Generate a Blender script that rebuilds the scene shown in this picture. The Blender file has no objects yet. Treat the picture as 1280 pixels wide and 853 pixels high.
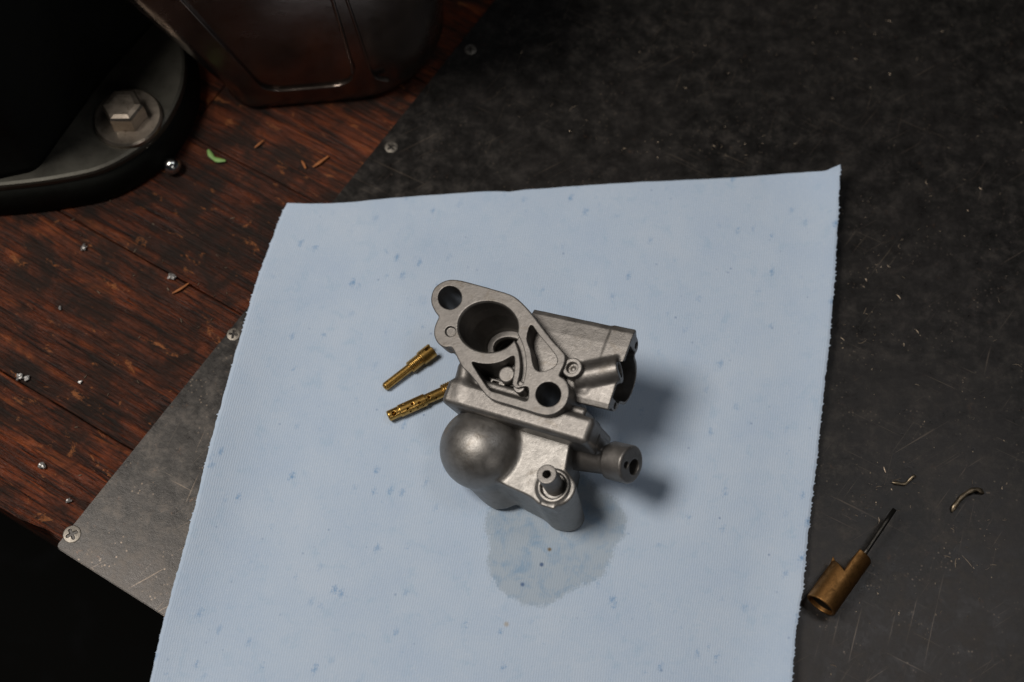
import bpy, bmesh, math, random
import numpy as np
from mathutils import Vector, Matrix

# ------------------------------------------------------------------ camera, world, light
S = 0.001                                   # everything below is laid out in millimetres
F_PX, PITCH, CAM_H = 1700.0, math.radians(66), 560.0
scene = bpy.context.scene
col = scene.collection
CP = np.array([0.0, -CAM_H / math.tan(PITCH), CAM_H])
FW = np.array([0.0, math.cos(PITCH), -math.sin(PITCH)])
RT = np.array([1.0, 0.0, 0.0]); UP = np.cross(RT, FW)

cam_data = bpy.data.cameras.new('camera')
cam = bpy.data.objects.new('camera', cam_data); col.objects.link(cam)
cam.location = Vector(CP * S)
cam.rotation_euler = (math.pi / 2 - PITCH, 0, 0)
cam_data.sensor_width = 36.0
cam_data.lens = F_PX / 1280 * 36.0
cam_data.clip_start = 0.02; cam_data.clip_end = 20.0
cam_data.dof.use_dof = True
cam_data.dof.focus_distance = 0.578
cam_data.dof.aperture_fstop = 5.6
scene.camera = cam

world = bpy.data.worlds.new('World'); scene.world = world; world.use_nodes = True
wb = world.node_tree.nodes['Background']
wb.inputs[0].default_value = (0.75, 0.86, 1.0, 1); wb.inputs[1].default_value = 0.014

def area_light(name, loc, target, size, power, colour):
    d = bpy.data.lights.new(name, 'AREA'); d.shape = 'DISK'; d.size = size; d.energy = power; d.color = colour
    o = bpy.data.objects.new(name, d); col.objects.link(o)
    o.location = loc
    o.rotation_euler = (Vector(target) - Vector(loc)).to_track_quat('-Z', 'Y').to_euler()
    return o
area_light('bench_lamp', (-0.72, 0.0, 1.36), (0.02, -0.03, 0), 0.52, 17.0, (1.0, 0.945, 0.875))
area_light('ceiling_lamp', (0.64, 0.22, 1.75), (0.1, 0.0, 0), 0.50, 2.2, (0.95, 0.97, 1.0))
area_light('aisle_lamp', (0.62, -1.30, 1.15), (0.0, 0.0, 0), 0.40, 1.6, (1.0, 0.95, 0.9))

vs = scene.view_settings
vs.view_transform = 'Standard'; vs.look = 'None'; vs.exposure = 0.0; vs.gamma = 1.0
vs.use_curve_mapping = False

# ------------------------------------------------------------------ pixel -> place
def ray(u, v): return RT * (u - 640) - UP * (v - 426.5) + FW * F_PX
def pix(u, v, z=0.0):
    d = ray(u, v); return CP + d * (z - CP[2]) / d[2]
def on_plane(u, v, P, N):
    d = ray(u, v); return CP + d * ((P - CP) @ N) / (d @ N)

Z_WOOD, Z_PLATE, Z_TOWEL = -2.6, -0.9, 0.0
rng = np.random.default_rng(7); random.seed(7)

# ------------------------------------------------------------------ node helpers
class NT:
    def __init__(s, name):
        s.m = bpy.data.materials.new(name); s.m.use_nodes = True
        s.t = s.m.node_tree; s.b = s.t.nodes['Principled BSDF']
    def n(s, typ, **kw):
        nd = s.t.nodes.new(typ)
        for k, v in kw.items():
            if k.startswith('i_'):
                key = k[2:].replace('_', ' '); key = int(key) if key.isdigit() else key
                sock = nd.inputs[key]
                if hasattr(v, 'is_linked') or isinstance(v, bpy.types.NodeSocket): s.t.links.new(v, sock)
                else: sock.default_value = v
            else: setattr(nd, k, v)
        return nd
    def obj(s): return s.n('ShaderNodeTexCoord').outputs['Object']
    def uv(s): return s.n('ShaderNodeTexCoord').outputs['UV']
    def map(s, vec, scale=(1, 1, 1), rot=(0, 0, 0), loc=(0, 0, 0)):
        m = s.n('ShaderNodeMapping'); s.t.links.new(vec, m.inputs[0])
        m.inputs['Scale'].default_value = scale; m.inputs['Rotation'].default_value = rot; m.inputs['Location'].default_value = loc
        return m.outputs[0]
    def noise(s, vec, scale, detail=4, rough=0.55, dist=0.0):
        nd = s.n('ShaderNodeTexNoise'); s.t.links.new(vec, nd.inputs['Vector'])
        nd.inputs['Scale'].default_value = scale; nd.inputs['Detail'].default_value = detail
        nd.inputs['Roughness'].default_value = rough; nd.inputs['Distortion'].default_value = dist
        return nd.outputs[0]
    def vor(s, vec, scale, feature='F1', rnd=1.0):
        nd = s.n('ShaderNodeTexVoronoi', feature=feature); s.t.links.new(vec, nd.inputs['Vector'])
        nd.inputs['Scale'].default_value = scale; nd.inputs['Randomness'].default_value = rnd
        return nd
    def ramp(s, fac, *stops, interp='LINEAR'):
        nd = s.n('ShaderNodeValToRGB'); nd.color_ramp.interpolation = interp
        el = nd.color_ramp.elements
        while len(el) < len(stops): el.new(0.5)
        for e, (p, c) in zip(el, stops):
            e.position = p; e.color = (c, c, c, 1) if isinstance(c, (int, float)) else (*c, 1)
        s.t.links.new(fac, nd.inputs[0]); return nd.outputs[0]
    def mix(s, fac, a, b, mode='MIX'):
        nd = s.n('ShaderNodeMix', data_type='RGBA', blend_type=mode)
        for sock, v in ((nd.inputs[0], fac), (nd.inputs[6], a), (nd.inputs[7], b)):
            if isinstance(v, bpy.types.NodeSocket): s.t.links.new(v, sock)
            elif isinstance(v, (int, float)): sock.default_value = v
            else: sock.default_value = (*v, 1)
        return nd.outputs[2]
    def math(s, op, a, b=0.0, c=None, clamp=False):
        nd = s.n('ShaderNodeMath', operation=op, use_clamp=clamp)
        for i, v in enumerate((a, b) if c is None else (a, b, c)):
            if isinstance(v, bpy.types.NodeSocket): s.t.links.new(v, nd.inputs[i])
            else: nd.inputs[i].default_value = v
        return nd.outputs[0]
    def blob(s, vec, centre, r0, r1, wob=None):
        """1 inside a patch round a real spot (metres), 0 outside; wob bends its outline"""
        d = s.n('ShaderNodeVectorMath', operation='DISTANCE'); s.t.links.new(vec, d.inputs[0])
        d.inputs[1].default_value = centre
        v = d.outputs['Value']
        if wob is not None: v = s.math('ADD', v, wob)
        mr = s.n('ShaderNodeMapRange', interpolation_type='SMOOTHSTEP'); s.t.links.new(v, mr.inputs[0])
        mr.inputs[1].default_value = r0; mr.inputs[2].default_value = r1
        mr.inputs[3].default_value = 1.0; mr.inputs[4].default_value = 0.0
        return mr.outputs[0]
    def set(s, **kw):
        for k, v in kw.items():
            sock = s.b.inputs[k.replace('_', ' ')]
            if isinstance(v, bpy.types.NodeSocket): s.t.links.new(v, sock)
            elif isinstance(v, tuple) and len(v) == 3: sock.default_value = (*v, 1)
            else: sock.default_value = v
        return s
    def bump(s, height, dist, strength=1.0, normal=None):
        nd = s.n('ShaderNodeBump'); s.t.links.new(height, nd.inputs['Height'])
        nd.inputs['Distance'].default_value = dist; nd.inputs['Strength'].default_value = strength
        if normal is not None: s.t.links.new(normal, nd.inputs['Normal'])
        s.t.links.new(nd.outputs[0], s.b.inputs['Normal']); return nd.outputs[0]

def mat_wood():
    t = NT('bench_wood'); v = t.obj()
    info = t.n('ShaderNodeObjectInfo').outputs['Random']
    off = t.n('ShaderNodeCombineXYZ'); t.t.links.new(t.math('MULTIPLY', info, 3.7), off.inputs[0]); t.t.links.new(t.math('MULTIPLY', info, 9.1), off.inputs[1])
    add = t.n('ShaderNodeVectorMath', operation='ADD'); t.t.links.new(v, add.inputs[0]); t.t.links.new(off.outputs[0], add.inputs[1])
    v = add.outputs[0]
    g = t.map(v, (17, 190, 60)); g2 = t.map(v, (60, 900, 200))
    a = t.noise(g, 1.0, 6, 0.62, 0.8); b = t.noise(g2, 1.0, 4, 0.6, 0.3)
    c = t.noise(v, 42.0, 5, 0.65, 0.6)
    base = t.ramp(a, (0.30, (0.016, 0.005, 0.002)), (0.44, (0.070, 0.017, 0.005)), (0.56, (0.155, 0.034, 0.008)), (0.72, (0.29, 0.080, 0.018)))
    dark = t.ramp(b, (0.36, 0.16), (0.52, 1.0))
    base = t.mix(1.0, base, dark, 'MULTIPLY')
    tint = t.ramp(info, (0.0, (0.55, 0.5, 0.48)), (0.5, (0.95, 0.9, 0.9)), (1.0, (1.35, 1.15, 1.0)))
    base = t.mix(1.0, base, tint, 'MULTIPLY')
    grime = t.ramp(c, (0.40, 0.0), (0.60, 1.0))
    base = t.mix(t.math('MULTIPLY', grime, 0.82), base, (0.012, 0.009, 0.007))
    raw = t.ramp(t.noise(t.map(v, (70, 130, 100)), 1.0, 6, 0.75, 0.4), (0.60, 0.0), (0.66, 1.0))
    base = t.mix(t.math('MULTIPLY', raw, 0.75), base, (0.30, 0.105, 0.032))
    t.set(Base_Color=base, Roughness=t.ramp(c, (0.35, 0.50), (0.65, 0.78)), Specular_IOR_Level=0.25)
    h = t.math('ADD', t.math('MULTIPLY', b, 0.6), t.math('ADD', a, t.math('MULTIPLY', c, 0.4)))
    t.bump(h, 0.0022, 0.9)
    return t.m

def mat_plate():
    t = NT('blackened_steel_sheet'); v = t.obj()
    big = t.noise(v, 9.0, 5, 0.6); mid = t.noise(v, 95.0, 8, 0.80); fine = t.noise(v, 260.0, 4, 0.7)
    base = t.ramp(mid, (0.36, (0.018, 0.0168, 0.016)), (0.50, (0.032, 0.0295, 0.0275)), (0.66, (0.076, 0.066, 0.058)))
    base = t.mix(t.ramp(big, (0.42, 0.0), (0.62, 0.5)), base, (0.052, 0.046, 0.043))
    rust = t.ramp(t.noise(v, 150.0, 8, 0.82), (0.60, 0.0), (0.70, 0.7))
    base = t.mix(rust, base, (0.115, 0.068, 0.044))
    wob = t.math('MULTIPLY', t.math('SUBTRACT', t.noise(v, 70.0, 3), 0.5), 0.016)
    stain = None
    for (u, w, r, k) in ((755, 178, 7, 1.0), (793, 178, 8, 1.0), (1170, 176, 9, 1.0), (990, 120, 22, .7), (1168, 140, 10, .6), (878, 34, 6, .8),
                         (1172, 285, 8, .5), (197, 598, 9, .5), (238, 485, 3, .9), (283, 455, 3, .9)):
        P = pix(u, w, Z_PLATE) * S
        m = t.math('MULTIPLY', t.blob(v, tuple(P), r * S * 0.85, r * S * 1.35, wob), k)
        stain = m if stain is None else t.math('MAXIMUM', stain, m)
    base = t.mix(t.math('MULTIPLY', stain, 0.75), base, (0.010, 0.009, 0.009))
    rs = None
    for (u, w, r) in ((122, 644, 3.5), (205, 692, 6), (137, 607, 4)):
        P = pix(u, w, Z_PLATE) * S
        m = t.blob(v, tuple(P), r * S * 0.6, r * S * 1.3, wob)
        rs = m if rs is None else t.math('MAXIMUM', rs, m)
    base = t.mix(t.math('MULTIPLY', rs, 0.55), base, (0.075, 0.040, 0.024))
    # scratches: thin stretched cells in three directions
    scr = None
    for ang, sc in ((0.5, 1.0), (-0.9, 1.3), (1.9, 0.8), (2.6, 1.1)):
        w = t.map(t.map(v, rot=(0, 0, ang)), (22 * sc, 900 * sc, 1))
        n = t.noise(w, 1.0, 2, 0.5, 0.25)
        m = t.math('MULTIPLY', t.ramp(n, (0.68, 0.0), (0.74, 1.0)), t.ramp(t.noise(v, 24.0 * sc, 3), (0.44, 0.0), (0.56, 1.0)))
        scr = m if scr is None else t.math('MAXIMUM', scr, m)
    fl = t.vor(v, 420.0)
    fleck = t.math('MULTIPLY', t.ramp(fl.outputs['Distance'], (0.10, 1.0), (0.22, 0.0)), t.ramp(t.noise(v, 60, 3), (0.50, 0.0), (0.60, 1.0)))
    wear = t.math('MAXIMUM', t.math('MULTIPLY', scr, 0.42), t.math('MULTIPLY', fleck, 0.5))
    base = t.mix(t.math('MULTIPLY', wear, 0.75), base, (0.26, 0.20, 0.15))
    rough = t.ramp(mid, (0.35, 0.27), (0.65, 0.46))
    rough = t.mix(stain, rough, (0.62, 0.62, 0.62))
    t.set(Base_Color=base, Roughness=rough, Metallic=0.7)
    t.bump(t.math('ADD', t.math('MULTIPLY', fine, 0.3), mid), 0.0003, 0.4)
    return t.m

def mat_towel():
    t = NT('blue_paper_towel'); v = t.obj(); uv = t.uv()
    fibre = t.noise(v, 900.0, 4, 0.7); cloud = t.noise(v, 30.0, 5, 0.65); c2 = t.noise(v, 130.0, 4, 0.7, 0.4)
    base = t.ramp(cloud, (0.32, (0.458, 0.558, 0.705)), (0.52, (0.488, 0.583, 0.716)), (0.70, (0.520, 0.606, 0.728)))
    base = t.mix(t.ramp(c2, (0.54, 0.0), (0.70, 0.42)), base, (0.37, 0.505, 0.655))
    base = t.mix(t.ramp(fibre, (0.52, 0.0), (0.75, 0.30)), base, (0.66, 0.71, 0.78))
    vf = t.map(t.map(v, rot=(0, 0, .4)), (1, .6, 1))
    fl = t.vor(vf, 130.0)
    spot = t.math('MULTIPLY', t.ramp(t.math('ADD', fl.outputs['Distance'], t.math('MULTIPLY', t.math('SUBTRACT', t.noise(v, 800, 4, .75), 0.5), 0.75)), (0.0, 1.0), (0.20, 0.0)),
                  t.ramp(t.noise(v, 45.0, 2), (0.44, 0.0), (0.58, 1.0)))
    base = t.mix(t.math('MULTIPLY', spot, 0.65), base, (0.11, 0.27, 0.50))
    fl2 = t.vor(v, 210.0)
    sp2 = t.math('MULTIPLY', t.ramp(fl2.outputs['Distance'], (0.05, 1.0), (0.16, 0.0)), t.ramp(t.noise(v, 70.0, 2), (0.56, 0.0), (0.66, 1.0)))
    base = t.mix(t.math('MULTIPLY', sp2, 0.55), base, (0.12, 0.20, 0.36))
    # solvent soaked into the paper round the carburettor: the wet patch has its own outline
    wob = t.math('MULTIPLY', t.math('SUBTRACT', t.noise(v, 90.0, 4, 0.65), 0.5), 0.008)
    wet = None
    for (u, w, r) in ((690, 662, 28), (668, 700, 19.5), (735, 655, 16), (672, 716, 12.5)):
        m = t.blob(v, tuple(pix(u, w, 0) * S), (r - 1.3) * S, (r + 1.1) * S, t.math('ADD', wob, t.math('MULTIPLY', t.math('SUBTRACT', fibre, 0.5), 0.006)))
        wet = m if wet is None else t.math('MAXIMUM', wet, m)
    wetcol = t.mix(t.ramp(c2, (0.46, 0.0), (0.68, 0.8)), (0.375, 0.442, 0.515), (0.205, 0.325, 0.475))
    base = t.mix(t.math('MULTIPLY', wet, 0.80), base, wetcol)
    for (u, w, r, c) in ((687, 687, .9, (0.16, 0.10, 0.03)), (633, 781, 1.2, (0.42, 0.38, 0.33)), (677, 706, .9, (0.05, 0.10, 0.22)), (653, 731, .9, (0.07, 0.13, 0.27))):
        base = t.mix(t.math('MULTIPLY', t.blob(v, tuple(pix(u, w, 0) * S), r * S * .4, r * S * 1.5, t.math('MULTIPLY', wob, .12)), 0.85), base, c)
    t.set(Base_Color=base, Roughness=0.88, Sheen_Weight=0.15)
    t.b.inputs['Specular IOR Level'].default_value = 0.15
    rib = t.n('ShaderNodeTexWave', wave_type='BANDS', bands_direction='X', wave_profile='SIN')
    t.t.links.new(uv, rib.inputs['Vector']); rib.inputs['Scale'].default_value = 0.30; rib.inputs['Distortion'].default_value = 2.6
    rib.inputs['Detail'].default_value = 2; rib.inputs['Detail Scale'].default_value = 1.5
    rib2 = t.n('ShaderNodeTexWave', wave_type='BANDS', bands_direction='Y', wave_profile='SIN')
    t.t.links.new(uv, rib2.inputs['Vector']); rib2.inputs['Scale'].default_value = 0.24; rib2.inputs['Distortion'].default_value = 2.0
    h = t.math('ADD', t.math('ADD', t.math('MULTIPLY', rib.outputs['Fac'], 0.55), t.math('MULTIPLY', rib2.outputs['Fac'], 0.10)), t.math('MULTIPLY', fibre, 0.9))
    t.bump(h, 0.00018, 0.55)
    return t.m

def mat_cast(name='cast_aluminium', base=(0.200, 0.186, 0.174), rough=(0.36, 0.54), worn=1.0):
    t = NT(name); v = t.obj()
    a = t.noise(v, 130.0, 5, 0.65, 0.4); b = t.noise(v, 1500.0, 3, 0.7); c = t.noise(v, 420.0, 4, 0.65)
    k = lambda f: tuple(x * f for x in base)
    cc = t.ramp(a, (0.32, k(0.80)), (0.5, k(1.0)), (0.68, k(1.18)))
    cc = t.mix(t.ramp(c, (0.56, 0.0), (0.78, 0.45)), cc, k(0.62))
    tarnish = t.ramp(t.noise(v, 75.0, 6, 0.75, 1.0), (0.55, 0.0), (0.72, 0.62))
    cc = t.mix(tarnish, cc, (0.115, 0.092, 0.066))
    edge = t.ramp(t.n('ShaderNodeNewGeometry').outputs['Pointiness'], (0.535, 0.0), (0.62, 0.8 * worn))
    cc = t.mix(t.math('MULTIPLY', edge, t.ramp(a, (0.35, 0.25), (0.6, 1.0))), cc, (0.46, 0.44, 0.41))      # edges rubbed bright
    t.set(Base_Color=cc, Metallic=0.78, Roughness=t.ramp(t.math('ADD', t.math('MULTIPLY', a, .6), t.math('MULTIPLY', c, .4)), (0.35, rough[0]), (0.65, rough[1])))
    t.bump(t.math('ADD', t.math('MULTIPLY', b, 0.6), c), 0.00016, 0.55)
    return t.m

def mat_brass(name, base, rough):
    t = NT(name); v = t.obj()
    a = t.noise(v, 260.0, 5, 0.7, 0.5); b = t.noise(v, 900.0, 3, 0.6)
    k = lambda f: tuple(x * f for x in base)
    cc = t.ramp(a, (0.32, k(0.45)), (0.5, k(0.95)), (0.7, k(1.2)))
    cc = t.mix(t.ramp(b, (0.58, 0.0), (0.74, 0.6)), cc, (0.05, 0.028, 0.012))
    t.set(Base_Color=cc, Metallic=0.95, Roughness=t.ramp(a, (0.3, rough + .14), (0.7, rough)))
    t.bump(b, 0.00008, 0.5)
    return t.m

def mat_metal(name, base, rough, metallic=0.9, spot=None, scale=60.0, bump=0.00012):
    t = NT(name); v = t.obj()
    a = t.noise(v, scale, 5, 0.65, 0.4); b = t.noise(v, scale * 7, 3, 0.65)
    k = lambda f: tuple(x * f for x in base)
    cc = t.ramp(a, (0.32, k(0.7)), (0.5, k(1.0)), (0.7, k(1.25)))
    if spot: cc = t.mix(t.ramp(b, (0.58, 0.0), (0.76, 0.7)), cc, spot)
    t.set(Base_Color=cc, Metallic=metallic, Roughness=t.ramp(a, (0.3, rough * 0.85), (0.7, min(1.0, rough * 1.2))))
    t.bump(b, bump, 0.6)
    return t.m

M = dict(wood=mat_wood(), plate=mat_plate(), towel=mat_towel(), cast=mat_cast(),
         face=mat_cast('machined_aluminium', (0.180, 0.167, 0.156), (0.40, 0.56)),
         bowl=mat_cast('bowl_aluminium', (0.235, 0.222, 0.208), (0.34, 0.52), 0.0),
         brass=mat_brass('aged_brass', (0.50, 0.30, 0.085), 0.26),
         plug=mat_brass('dull_brass', (0.29, 0.145, 0.048), 0.38),
         tin=mat_metal('tarnished_tin', (0.17, 0.135, 0.115), 0.24, 0.9, (0.06, 0.04, 0.03), 30),
         black=mat_metal('black_cast_iron_paint', (0.008, 0.0085, 0.007), 0.7, 0.0, None, 60, 0.0003),
         iron=mat_metal('worn_grey_iron', (0.085, 0.080, 0.066), 0.45, 0.6, (0.05, 0.04, 0.03), 50),
         bolt=mat_metal('dull_bolt_steel', (0.40, 0.34, 0.28), 0.36, 0.95, (0.10, 0.07, 0.05), 80),
         screw=mat_metal('screw_steel', (0.20, 0.18, 0.155), 0.42, 0.8, (0.10, 0.07, 0.05), 300),
         ball=mat_metal('bright_steel', (0.72, 0.71, 0.69), 0.16, 1.0, None, 300),
         wire=mat_metal('dark_wire_steel', (0.09, 0.082, 0.072), 0.34, 0.95, None, 300),
         swarf=mat_metal('tarnished_shaving_metal', (0.24, 0.19, 0.13), 0.36, 0.9, (0.05, 0.035, 0.02), 400),
         chip=mat_metal('bright_chip_aluminium', (0.40, 0.385, 0.37), 0.4, 0.7, None, 400),
         green=mat_metal('green_plastic_shaving', (0.20, 0.36, 0.10), 0.5, 0.0, None, 300),
         sliver=mat_metal('raw_wood_sliver', (0.36, 0.125, 0.035), 0.7, 0.0, None, 300),
         dust=mat_metal('pale_metal_dust', (0.34, 0.27, 0.20), 0.4, 0.7, None, 300),
         floor=mat_metal('dark_workshop_floor', (0.004, 0.004, 0.0035), 0.95, 0.0, (0.010, 0.0105, 0.012), 4, 0.002))

for k in ('black', 'floor'): M[k].node_tree.nodes['Principled BSDF'].inputs['Specular IOR Level'].default_value = 0.12

# ------------------------------------------------------------------ mesh helpers
def mesh_obj(name, verts, faces, mat, parent=None, smooth=False, mm=True):
    me = bpy.data.meshes.new(name)
    v = np.asarray(verts, float) * (S if mm else 1)
    me.from_pydata([tuple(p) for p in v], [], [tuple(f) for f in faces]); me.validate(); me.update()
    if smooth: me.polygons.foreach_set('use_smooth', [True] * len(me.polygons))
    me.materials.append(mat)
    o = bpy.data.objects.new(name, me); col.objects.link(o)
    if parent is not None: o.parent = parent
    return o
def quad_mesh(name, V, Q, mat, parent=None, smooth=True):
    me = bpy.data.meshes.new(name); nv, nq = len(V), len(Q)
    me.vertices.add(nv); me.vertices.foreach_set('co', (V * S).astype(np.float32).ravel())
    me.loops.add(nq * 4); me.loops.foreach_set('vertex_index', Q.astype(np.int32).ravel())
    me.polygons.add(nq); me.polygons.foreach_set('loop_start', np.arange(0, nq * 4, 4, dtype=np.int32))
    me.update(calc_edges=True); me.validate()
    me.polygons.foreach_set('use_smooth', [smooth] * len(me.polygons))
    me.materials.append(mat)
    o = bpy.data.objects.new(name, me); col.objects.link(o)
    if parent is not None: o.parent = parent
    return o
def from_bm(name, bm, mat, parent=None, smooth=False, mm=True):
    me = bpy.data.meshes.new(name)
    if mm: bmesh.ops.scale(bm, vec=(S, S, S), verts=bm.verts)
    bmesh.ops.recalc_face_normals(bm, faces=bm.faces)
    bm.to_mesh(me); bm.free()
    if smooth: me.polygons.foreach_set('use_smooth', [True] * len(me.polygons))
    me.materials.append(mat)
    o = bpy.data.objects.new(name, me); col.objects.link(o)
    if parent is not None: o.parent = parent
    return o
def tag(o, label=None, cat=None, group=None, kind=None):
    for k, v in (('label', label), ('category', cat), ('group', group), ('kind', kind)):
        if v: o[k] = v
    return o
def empty(name, loc=(0, 0, 0)):
    o = bpy.data.objects.new(name, None); col.objects.link(o); o.location = Vector(loc) * S
    o.empty_display_size = 0.01
    return o
def tube_mesh(pts, radii, seg=10, squash=1.0):
    pts = np.asarray(pts, float); V = []; Q = []
    for i, p in enumerate(pts):
        d = pts[min(i + 1, len(pts) - 1)] - pts[max(i - 1, 0)]; d /= np.linalg.norm(d)
        a = np.cross(d, [0, 0, 1.0]); a /= max(np.linalg.norm(a), 1e-9); b = np.cross(a, d)
        for k in range(seg):
            an = 2 * math.pi * k / seg
            V.append(p + radii[i] * (a * math.cos(an) + b * math.sin(an) * squash))
    for i in range(len(pts) - 1):
        for k in range(seg):
            Q.append((i * seg + k, i * seg + (k + 1) % seg, (i + 1) * seg + (k + 1) % seg, (i + 1) * seg + k))
    Q.append(tuple(range(seg - 1, -1, -1))); n = (len(pts) - 1) * seg; Q.append(tuple(range(n, n + seg)))
    return V, Q
def spline(P, n, closed=False):
    P = np.asarray(P, float); N = len(P); out = []
    for i in range(N if closed else N - 1):
        g = lambda k: P[k % N] if closed else P[min(max(k, 0), N - 1)]
        p0, p1, p2, p3 = g(i - 1), g(i), g(i + 1), g(i + 2)
        for t in np.linspace(0, 1, n, endpoint=False):
            out.append(0.5 * (2 * p1 + (p2 - p0) * t + (2 * p0 - 5 * p1 + 4 * p2 - p3) * t * t + (3 * p1 - p0 - 3 * p2 + p3) * t ** 3))
    if not closed: out.append(P[-1])
    return np.array(out)

# ------------------------------------------------------------------ solids with cast fillets (distance field -> surface)
class Field:
    def __init__(s, lo, hi, h):
        s.lo = np.array(lo, float); s.h = h
        n = np.ceil((np.array(hi, float) - s.lo) / h).astype(int) + 1
        ax = [(s.lo[i] + h * np.arange(n[i])).astype(np.float32) for i in range(3)]
        s.X, s.Y, s.Z = ax[0][:, None, None], ax[1][None, :, None], ax[2][None, None, :]
        s.shape = tuple(n)
    def poly(s, pts, ax=(0, 1)):
        g = (s.X, s.Y, s.Z); A, B = g[ax[0]], g[ax[1]]
        return poly_sd(A, B, np.asarray(pts, float))
    def ext(s, d2, lo, hi, r=0.0, ax=2):
        z = (s.X, s.Y, s.Z)[ax]; c, hh = (lo + hi) / 2, (hi - lo) / 2
        w = np.abs(z - c) - hh + r; d = d2 + r
        return np.minimum(np.maximum(d, w), 0) + np.sqrt(np.maximum(d, 0) ** 2 + np.maximum(w, 0) ** 2) - r
    def axis(s, a, b):
        a = np.array(a, float); b = np.array(b, float); d = b - a; L = np.linalg.norm(d); d = d / L
        px, py, pz = s.X - a[0], s.Y - a[1], s.Z - a[2]
        t = px * d[0] + py * d[1] + pz * d[2]
        r = np.sqrt(np.maximum(px * px + py * py + pz * pz - t * t, 0))
        return t, r, L
    def cyl(s, a, b, rad, rnd=0.0):
        t, r, L = s.axis(a, b)
        d = r - rad + rnd; w = np.abs(t - L / 2) - L / 2 + rnd
        return np.minimum(np.maximum(d, w), 0) + np.sqrt(np.maximum(d, 0) ** 2 + np.maximum(w, 0) ** 2) - rnd
    def cone(s, a, b, ra, rb, rnd=0.0):
        t, r, L = s.axis(a, b); k = (rb - ra) / L
        d = (r - (ra + k * np.clip(t, 0, L))) / math.sqrt(1 + k * k) + rnd; w = np.abs(t - L / 2) - L / 2 + rnd
        return np.minimum(np.maximum(d, w), 0) + np.sqrt(np.maximum(d, 0) ** 2 + np.maximum(w, 0) ** 2) - rnd
    def caps(s, a, b, rad):
        t, r, L = s.axis(a, b); tt = t - np.clip(t, 0, L)
        return np.sqrt(tt * tt + r * r) - rad
    def ball(s, c, rad, sc=(1, 1, 1)):
        return (np.sqrt(((s.X - c[0]) / sc[0]) ** 2 + ((s.Y - c[1]) / sc[1]) ** 2 + ((s.Z - c[2]) / sc[2]) ** 2) - rad) * min(sc)
    def box(s, lo, hi, r=0.0):
        lo, hi = np.array(lo, float), np.array(hi, float); c, e = (lo + hi) / 2, (hi - lo) / 2 - r
        q = [np.abs(g - c[i]) - e[i] for i, g in enumerate((s.X, s.Y, s.Z))]
        return np.sqrt(np.maximum(q[0], 0) ** 2 + np.maximum(q[1], 0) ** 2 + np.maximum(q[2], 0) ** 2) + np.minimum(np.maximum(q[0], np.maximum(q[1], q[2])), 0) - r
    def build(s, name, F, mat, parent, local=None):
        F = np.array(np.broadcast_to(F, s.shape), np.float32)
        F[0], F[-1], F[:, 0], F[:, -1], F[:, :, 0], F[:, :, -1] = (np.maximum(F[0], .01), np.maximum(F[-1], .01), np.maximum(F[:, 0], .01),
                                                             np.maximum(F[:, -1], .01), np.maximum(F[:, :, 0], .01), np.maximum(F[:, :, -1], .01))
        V, Q = nets(F, s.lo, s.h)
        if local is not None: V = local(V)
        return quad_mesh(name, V, Q, mat, parent)
def poly_sd(A, B, P):
    A, B = np.broadcast_arrays(A, B); d = None; sg = np.ones(A.shape, bool)
    for i in range(len(P)):
        a, b = P[i], P[i - 1]; e = b - a; wx, wy = A - a[0], B - a[1]
        t = np.clip((wx * e[0] + wy * e[1]) / max(e @ e, 1e-12), 0, 1)
        q = (wx - e[0] * t) ** 2 + (wy - e[1] * t) ** 2
        d = q if d is None else np.minimum(d, q)
        c1 = B >= a[1]; c2 = B < b[1]; c3 = e[0] * wy > e[1] * wx
        sg ^= (c1 & c2 & c3) | (~c1 & ~c2 & ~c3)
    return (np.where(sg, 1, -1) * np.sqrt(d)).astype(np.float32)
def line_sd(A, B, P):
    A, B = np.broadcast_arrays(A, B); d = None
    for i in range(len(P) - 1):
        a, b = P[i], P[i + 1]; e = b - a; wx, wy = A - a[0], B - a[1]
        t = np.clip((wx * e[0] + wy * e[1]) / (e @ e), 0, 1)
        q = (wx - e[0] * t) ** 2 + (wy - e[1] * t) ** 2
        d = q if d is None else np.minimum(d, q)
    return np.sqrt(d).astype(np.float32)
def smin(a, b, k):
    h = np.maximum(k - np.abs(a - b), 0) / k
    return np.minimum(a, b) - h * h * k * 0.25
def smax(a, b, k): return -smin(-a, -b, k)
def cut(a, b): return np.maximum(a, -b)
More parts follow.
